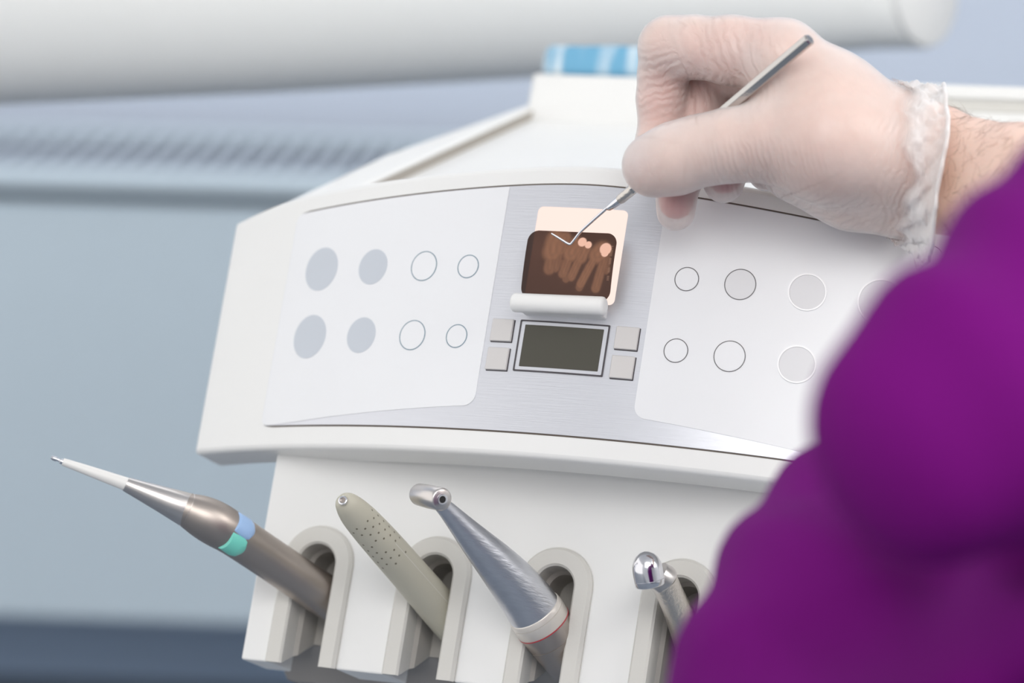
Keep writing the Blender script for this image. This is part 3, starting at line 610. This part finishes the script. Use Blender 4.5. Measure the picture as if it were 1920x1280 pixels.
class Field:
    def __init__(s, lo, hi, h):
        s.h = h; s.o = np.array(lo, float); s.n = np.ceil((np.array(hi)-s.o)/h).astype(int)+1; s.D = np.full(s.n, 30., np.float32)
    def sub(s, lo, hi):
        a = np.clip(((lo-s.o)/s.h).astype(int), 0, s.n); b = np.clip(((hi-s.o)/s.h).astype(int)+2, 0, s.n); sl = tuple(slice(x, y) for x, y in zip(a, b))
        g = np.meshgrid(*[(np.arange(x, y)*s.h+o).astype(np.float32) for x, y, o in zip(a, b, s.o)], indexing='ij', sparse=True); return sl, g
    def cone(s, A, ra, B, rb, k, op='u'):
        A = np.asarray(A); B = np.asarray(B); m = max(ra, rb)+k+8; sl, (X, Y, Z) = s.sub(np.minimum(A, B)-m, np.maximum(A, B)+m)
        if 0 in s.D[sl].shape: return
        d = B-A; L2 = max(float(d @ d), 1e-6); t = np.clip(((X-A[0])*d[0]+(Y-A[1])*d[1]+(Z-A[2])*d[2])/L2, 0, 1)
        q = np.sqrt((X-A[0]-t*d[0])**2+(Y-A[1]-t*d[1])**2+(Z-A[2]-t*d[2])**2)-(ra+(rb-ra)*t); s.comb(sl, q, k, op)
    def comb(s, sl, q, k, op):
        D = s.D[sl]
        if op == 'u':
            if k > 0: hh = np.clip(.5+.5*(D-q)/k, 0, 1); s.D[sl] = D+(q-D)*hh-k*hh*(1-hh)
            else: s.D[sl] = np.minimum(D, q)
        else:
            q = -q; hh = np.clip(.5-.5*(D-q)/k, 0, 1); s.D[sl] = D+(q-D)*hh+k*hh*(1-hh)
    def chain(s, pts, k, k0=None):
        for i, (a, b) in enumerate(zip(pts, pts[1:])):
            ra, rb = a[3]/F*a[2]*1000, b[3]/F*b[2]*1000
            s.cone(K(*a[:3]), ra, K(*b[:3]), rb, (k if k0 is None or i else k0))
DZ = .014
def z(v): return v+DZ
WR = (1752, 312, z(1.553)); EL = (2500, 500, 1.352)
def hand(f):
    # wrist and forearm
    for dy, r in ((-38, 70), (40, 74)): f.chain([(1640, 285+dy*.9, z(1.562), r+2), (1752, 312+dy, z(1.553), r)], 8)
    f.chain([(1752, 276, z(1.552), 70), (1925, 330, z(1.507), 90), (2180, 410, 1.44, 150), EL+(150,)], 10)
    f.chain([(1752, 352, z(1.552), 74), (1925, 400, z(1.507), 92), (2180, 450, 1.44, 150)], 10)
    # metacarpals and palm
    f.chain([(1690, 268, z(1.556), 82), (1560, 190, z(1.553), 84), (1462, 112, z(1.553), 72)], 10)
    f.chain([(1700, 290, z(1.566), 80), (1560, 215, z(1.572), 82), (1455, 130, z(1.573), 68)], 10)
    f.chain([(1700, 330, z(1.572), 82), (1570, 270, z(1.588), 78), (1470, 175, z(1.590), 62)], 10)
    f.chain([(1700, 352, z(1.570), 82), (1590, 322, z(1.584), 84), (1500, 250, z(1.600), 60)], 10)
    # heel of the hand below the thumb
    f.chain([(1700, 350, z(1.565), 84), (1600, 340, z(1.570), 80), (1490, 305, z(1.572), 66)], 8)
    # thenar
    f.chain([(1650, 290, z(1.545), 96), (1540, 265, z(1.543), 96), (1455, 258, z(1.546), 76)], 14)
def fingers(f, ex=0):
    # index: knuckle to the right, bends at the top-left, runs down behind the thumb
    g = Field(f.o, f.o+(f.n-1)*f.h, f.h)
    g.chain([(1470, 108, z(1.553), 70), (1370, 94, z(1.561), 60), (1300, 88, z(1.568), 54), (1256, 86, z(1.574), 51.5)], 4)
    g.chain([(1254, 90, z(1.575), 50), (1243, 140, z(1.580), 43), (1240, 185, z(1.582), 42.5), (1243, 222, z(1.584), 40)], 3, 6)
    g.chain([(1243, 222, z(1.584), 40), (1232, 270, z(1.583), 37), (1212, 325, z(1.583), 31)], 3, 4)
    f.comb(tuple(slice(None) for _ in range(3)), g.D, 3.5, 'u')
    # middle finger
    g = Field(f.o, f.o+(f.n-1)*f.h, f.h)
    g.chain([(1462, 130, z(1.575), 64), (1380, 122, z(1.586), 56), (1320, 125, z(1.594), 50), (1316, 190, z(1.592), 46), (1300, 265, z(1.586), 43), (1272, 338, z(1.582), 38), (1268, 378, z(1.580), 33)], 3)
    f.comb(tuple(slice(None) for _ in range(3)), g.D, 2, 'u')
    # ring and little finger, curled
    g = Field(f.o, f.o+(f.n-1)*f.h, f.h)
    g.chain([(1475, 175, z(1.592), 60), (1410, 170, z(1.602), 52), (1380, 200, z(1.604), 46), (1378, 270, z(1.590), 43), (1362, 318, z(1.582), 37), (1358, 331, z(1.580), 32)], 3)
    g.chain([(1500, 245, z(1.600), 56), (1450, 235, z(1.604), 46), (1435, 270, z(1.598), 42), (1440, 320, z(1.586), 36)], 3)
    f.comb(tuple(slice(None) for _ in range(3)), g.D, 2, 'u')
    # thumb, in front
    g = Field(f.o, f.o+(f.n-1)*f.h, f.h)
    g.chain([(1540, 262, z(1.544), 88), (1440, 262, z(1.546), 74), (1370, 272, z(1.549), 64), (1310, 283, z(1.553), 60.5), (1262, 297, z(1.556), 60), (1225, 308, z(1.558), 52)], 5)
    g.chain([(1262, 302, z(1.556), 58), (1226, 312, z(1.558), 53)], 4)
    f.comb(tuple(slice(None) for _ in range(3)), g.D, 2.2, 'u')
lo = np.array([40., -150., 1335.]); hi = np.array([345., 25., 1632.])
hf = Field(lo, hi, 1.25); hand(hf); fingers(hf)
person = thing('person', 'person in a purple top reaching in with a gloved hand holding a probe', 'person', [*(K2W(K(2000, 1500, 1.1))[:2]), 0], frame='W')
V, Fq = surface_nets(hf.D, lo, 1.25)
body = mesh('body', K2W(V), Fq, SKIN, person, sharp=None)
body['label'] = 'bare hairy forearm and hand'
PXY = np.stack([960+F*V[:, 0]/V[:, 2], 640+F*V[:, 1]/V[:, 2]], 1)
base = np.array([.84, .60, .50]); tint = np.tile(base, (len(V), 1))
def blotch(c, Zc, r, col, amt):
    d = np.linalg.norm(V-K(c[0], c[1], Zc), axis=1); wgt = amt*np.exp(-(d/r)**2); tint[:] = tint*(1-wgt[:, None])+np.array(col)*wgt[:, None]
blotch((1267, 388), z(1.575), 13, (.52, .06, .07), .95); blotch((1357, 340), z(1.575), 11, (.55, .07, .08), .95)
blotch((1320, 180), z(1.585), 18, (.68, .30, .24), .8); blotch((1245, 210), z(1.575), 22, (.90, .58, .54), .6); blotch((1340, 140), z(1.56), 20, (.88, .52, .47), .55); blotch((1252, 130), z(1.57), 14, (.8, .5, .44), .5)
blotch((1196, 300), z(1.552), 10, (.66, .55, .57), .8); blotch((1490, 300), z(1.53), 25, (.74, .42, .34), .35)
blotch((1800, 340), z(1.52), 12, (.55, .30, .18), .55); blotch((1425, 60), z(1.55), 18, (.8, .44, .36), .5)
ca = body.data.color_attributes.new('tint', 'FLOAT_COLOR', 'POINT'); ca.data.foreach_set('color', np.concatenate([tint, np.ones((len(V), 1))], 1).astype(np.float32).ravel())
# glove: a looser skin over the hand, cut off at the wrist
gf = Field(lo, hi, 1.25); hand(gf); fingers(gf)
gf.D -= .75
gf.chain([(1269, 350, z(1.581), 39), (1267, 397, z(1.579), 36)], 2); gf.chain([(1359, 325, z(1.580), 40), (1357, 343, z(1.579), 38)], 2)
gf.chain([(1690, 372, z(1.562), 70), (1600, 352, z(1.568), 70), (1500, 318, z(1.572), 62)], 4)
V2, F2 = surface_nets(gf.D, lo, 1.25); px2 = 960+F*V2[:, 0]/V2[:, 2]
keep = px2 < 1738; F2 = F2[keep[F2].all(1)]; used = np.unique(F2); rem = np.full(len(V2), -1); rem[used] = np.arange(len(used))
glove = mesh('glove', K2W(V2[used]), rem[F2], GLOVE, person, sharp=None, label='thin translucent vinyl glove')
W2 = V2[used]; wx = 960+F*W2[:, 0]/W2[:, 2]; wy = 640+F*W2[:, 1]/W2[:, 2]
best = np.zeros(len(W2)); ph = np.zeros(len(W2))
for x0, y0, rx, ry, dx, dy, lam, amp, zl in ((1425, 318, 75, 40, 1, -.25, 11, 1, 1.57), (1245, 155, 50, 60, .25, 1, 15, .8, 1.62), (1350, 105, 80, 75, 1, -.35, 19, .8, 1.62), (1560, 395, 110, 40, .6, 1, 17, .45, 1.62), (1690, 320, 40, 130, 1, .45, 15, .5, 1.62), (1215, 320, 45, 40, .8, .6, 24, .35, 1.60)):
    wgt = amp*np.exp(-((wx-x0)/rx)**2-((wy-y0)/ry)**2); n_ = math.hypot(dx, dy)
    fan_ = (wx-x0)*dx/n_+(wy-y0)*dy/n_; mk = wgt > best; best = np.where(mk, wgt, best); ph = np.where(mk, 2*math.pi*fan_/lam, ph)
for nm, dat in (('fold_phase', ph), ('fold_amp', best)):
    at_ = glove.data.attributes.new(nm, 'FLOAT', 'POINT'); at_.data.foreach_set('value', dat.astype(np.float32))
nt = GLOVE.node_tree; bpn = [q for q in nt.nodes if q.type == 'BUMP'][0]; nz_ = [q for q in nt.nodes if q.type == 'TEX_NOISE'][0]; nl_ = [q for q in nt.nodes if q.type == 'TEX_NOISE'][1]
a1 = nt.nodes.new('ShaderNodeAttribute'); a1.attribute_name = 'fold_phase'; a2 = nt.nodes.new('ShaderNodeAttribute'); a2.attribute_name = 'fold_amp'
m0 = nt.nodes.new('ShaderNodeMath'); m0.operation = 'MULTIPLY_ADD'; m0.inputs[1].default_value = 13.0; ml = nt.nodes.new('ShaderNodeMath'); ml.operation = 'MULTIPLY_ADD'; ml.inputs[1].default_value = 22.; nt.links.new(nl_.outputs[0], ml.inputs[0]); nt.links.new(a1.outputs['Fac'], ml.inputs[2])
nt.links.new(nz_.outputs[0], m0.inputs[0]); nt.links.new(ml.outputs[0], m0.inputs[2])
m1 = nt.nodes.new('ShaderNodeMath'); m1.operation = 'SINE'; nt.links.new(m0.outputs[0], m1.inputs[0])
m2 = nt.nodes.new('ShaderNodeMath'); m2.operation = 'MULTIPLY'; nt.links.new(m1.outputs[0], m2.inputs[0]); nt.links.new(a2.outputs['Fac'], m2.inputs[1])
m3 = nt.nodes.new('ShaderNodeMath'); m3.operation = 'MULTIPLY_ADD'; m3.inputs[1].default_value = .9; nt.links.new(m2.outputs[0], m3.inputs[0]); nt.links.new(nz_.outputs[0], m3.inputs[2]); nt.links.new(m3.outputs[0], bpn.inputs['Height'])
bpn.inputs['Strength'].default_value = .55
# cuff
def reach(c, u):
    rr = np.arange(5, 50, .5); q = c+u*rr[:, None]; ix = np.clip(((q-lo)/1.25).round().astype(int), 0, np.array(gf.D.shape)-1); d = gf.D[ix[:, 0], ix[:, 1], ix[:, 2]]; k = np.nonzero(d < .3)[0]; return rr[k[-1]] if len(k) else 20.
V = []; nt_, na = 26, 120
for i in range(nt_):
    t = i/(nt_-1)
    cx_, cy_, cz_ = 1672+74*t, 292+26*t, z(1.561-.008*t)
    for k in range(na):
        a = 2*math.pi*k/na; ca_, sa_ = math.cos(a), math.sin(a)            # sa_ > 0 is down, ca_ < 0 faces the camera
        wr = .9*math.sin(6*a+7*t+1.3*math.sin(3*a))+.8*math.sin(15*a-13*t+1.5*math.sin(2*a))+.5*math.sin(31*a+11*t); wr *= min(1, .25+1.2*t)
        grow = 1.2+2.6*t+(2.0 if t > .9 else 0)*(t-.9)*10
        rad0 = reach(K(cx_, cy_, cz_), np.array([0, sa_, ca_])); rad0 += .4+1.1*grow*.8+wr+7*t*t*max(0, sa_)**3
        skew = (24*t*(-sa_) if sa_ < 0 else -18*t*sa_)+(1-t)*(9*math.sin(5*a)+7*math.sin(11*a+1))
        q = K(cx_+skew, cy_, cz_); V.append(q+np.array([.9*math.sin(4*a)*t, rad0*sa_, rad0*ca_]))
Fs = [(i*na+k, i*na+(k+1) % na, (i+1)*na+(k+1) % na, (i+1)*na+k) for i in range(nt_-1) for k in range(na)]
cuff = mesh('glove_cuff', K2W(np.array(V)), Fs, CUFF, glove, sharp=None, label='crumpled white glove cuff')
at_ = cuff.data.attributes.new('fade', 'FLOAT', 'POINT'); at_.data.foreach_set('value', np.repeat(np.clip(np.linspace(0, 1, nt_)/.4, 0, 1)**1.3, na).astype(np.float32))
rim = np.array(V[-na:]); rv, rf = [], []
for k in range(na):
    t_ = rim[(k+1) % na]-rim[k-1]; t_ /= np.linalg.norm(t_); o_ = rim[k]-rim.mean(0); o_ /= np.linalg.norm(o_); b_ = np.cross(t_, o_)
    for j in range(8): a = 2*math.pi*j/8; rv.append(rim[k]+1.0*(math.cos(a)*o_+math.sin(a)*b_))
rf = [(k*8+j, ((k+1) % na)*8+j, ((k+1) % na)*8+(j+1) % 8, k*8+(j+1) % 8) for k in range(na) for j in range(8)]
mesh('cuff_bead', K2W(np.array(rv)), rf, BEAD, glove, sharp=None)
# arm hair
cand = np.nonzero((PXY[:, 0] > 1765) & (PXY[:, 0] < 1990))[0]
bw = np.array([v.co for v in body.data.vertices])*1000+BASE[person.name]; bn = np.array([v.normal for v in body.data.vertices])
cand = cand[(bn[cand] @ Mw[2] < .35)]
hv, hfc = [], []
for q in rng.choice(cand, 420, replace=False):
    p = bw[q]+bn[q]*.05; n_ = bn[q]; dr = Mw[0]*rng.normal(.5, .6)+Mw[1]*rng.normal(.3, .7); dr = dr-n_*(dr @ n_); dr /= np.linalg.norm(dr); cu = rng.normal(0, .33); st = rng.uniform(.9, 1.7); pts = []
    for i in range(8):
        pts.append(p.copy()); sd = np.cross(n_, dr); dr = dr+sd*cu*.8+n_*.05*(1 if i < 3 else -.8); dr /= np.linalg.norm(dr); p = p+dr*st
    sv, sf = sweep(pts, [.045, .045, .045, .04, .04, .035, .03, .015], 3, up=(.31, .5, .81)); b0 = len(hv); hv += list(sv); hfc += [tuple(a+b0 for a in f) for f in sf]
hr = mesh('arm_hair', hv, hfc, HAIR, person); hr['kind'] = 'stuff'
# purple top: sleeve and trunk
lo2 = np.array([0., -100., 790.]); hi2 = np.array([410., 330., 1420.])
pf = Field(lo2, hi2, 4.)
pf.chain([(1742, 1172, 1.27, 385), (1765, 1420, 1.23, 528), (1850, 1700, 1.18, 640)], 30)
pf.chain([(1800, 748, 1.02, 284), (2090, 560, 1.07, 312), (2500, 500, 1.32, 290)], 25, 5)
pf.chain([(2150, 800, 1.06, 270), (2150, 1250, 1.16, 430)], 30, 12)
pf.cone(K(1590, 868, 1.14), 9, K(1960, 925, 1.08), 24, 14, 's')
X, Y, Zg = np.meshgrid(*[np.arange(n_)*4.+o for n_, o in zip(pf.n, lo2)], indexing='ij', sparse=True)
pf.D += (4.6*np.sin((X*.55+Y*.9+Zg*.1)*.085+1.6*np.sin(Y*.03+X*.02))+1.6*np.sin((X*.9-Y*.5)*.15+Zg*.05)).astype(np.float32)
for ax_ in range(3):
    for e_ in (0, -1): pf.D[tuple(e_ if q == ax_ else slice(None) for q in range(3))] = np.maximum(pf.D[tuple(e_ if q == ax_ else slice(None) for q in range(3))], 1.)
V, Fq = surface_nets(pf.D, lo2, 4.)
mesh('scrub_top', K2W(V), Fq, PURPLE, person, sharp=None, label='purple cotton top with a wide sleeve')
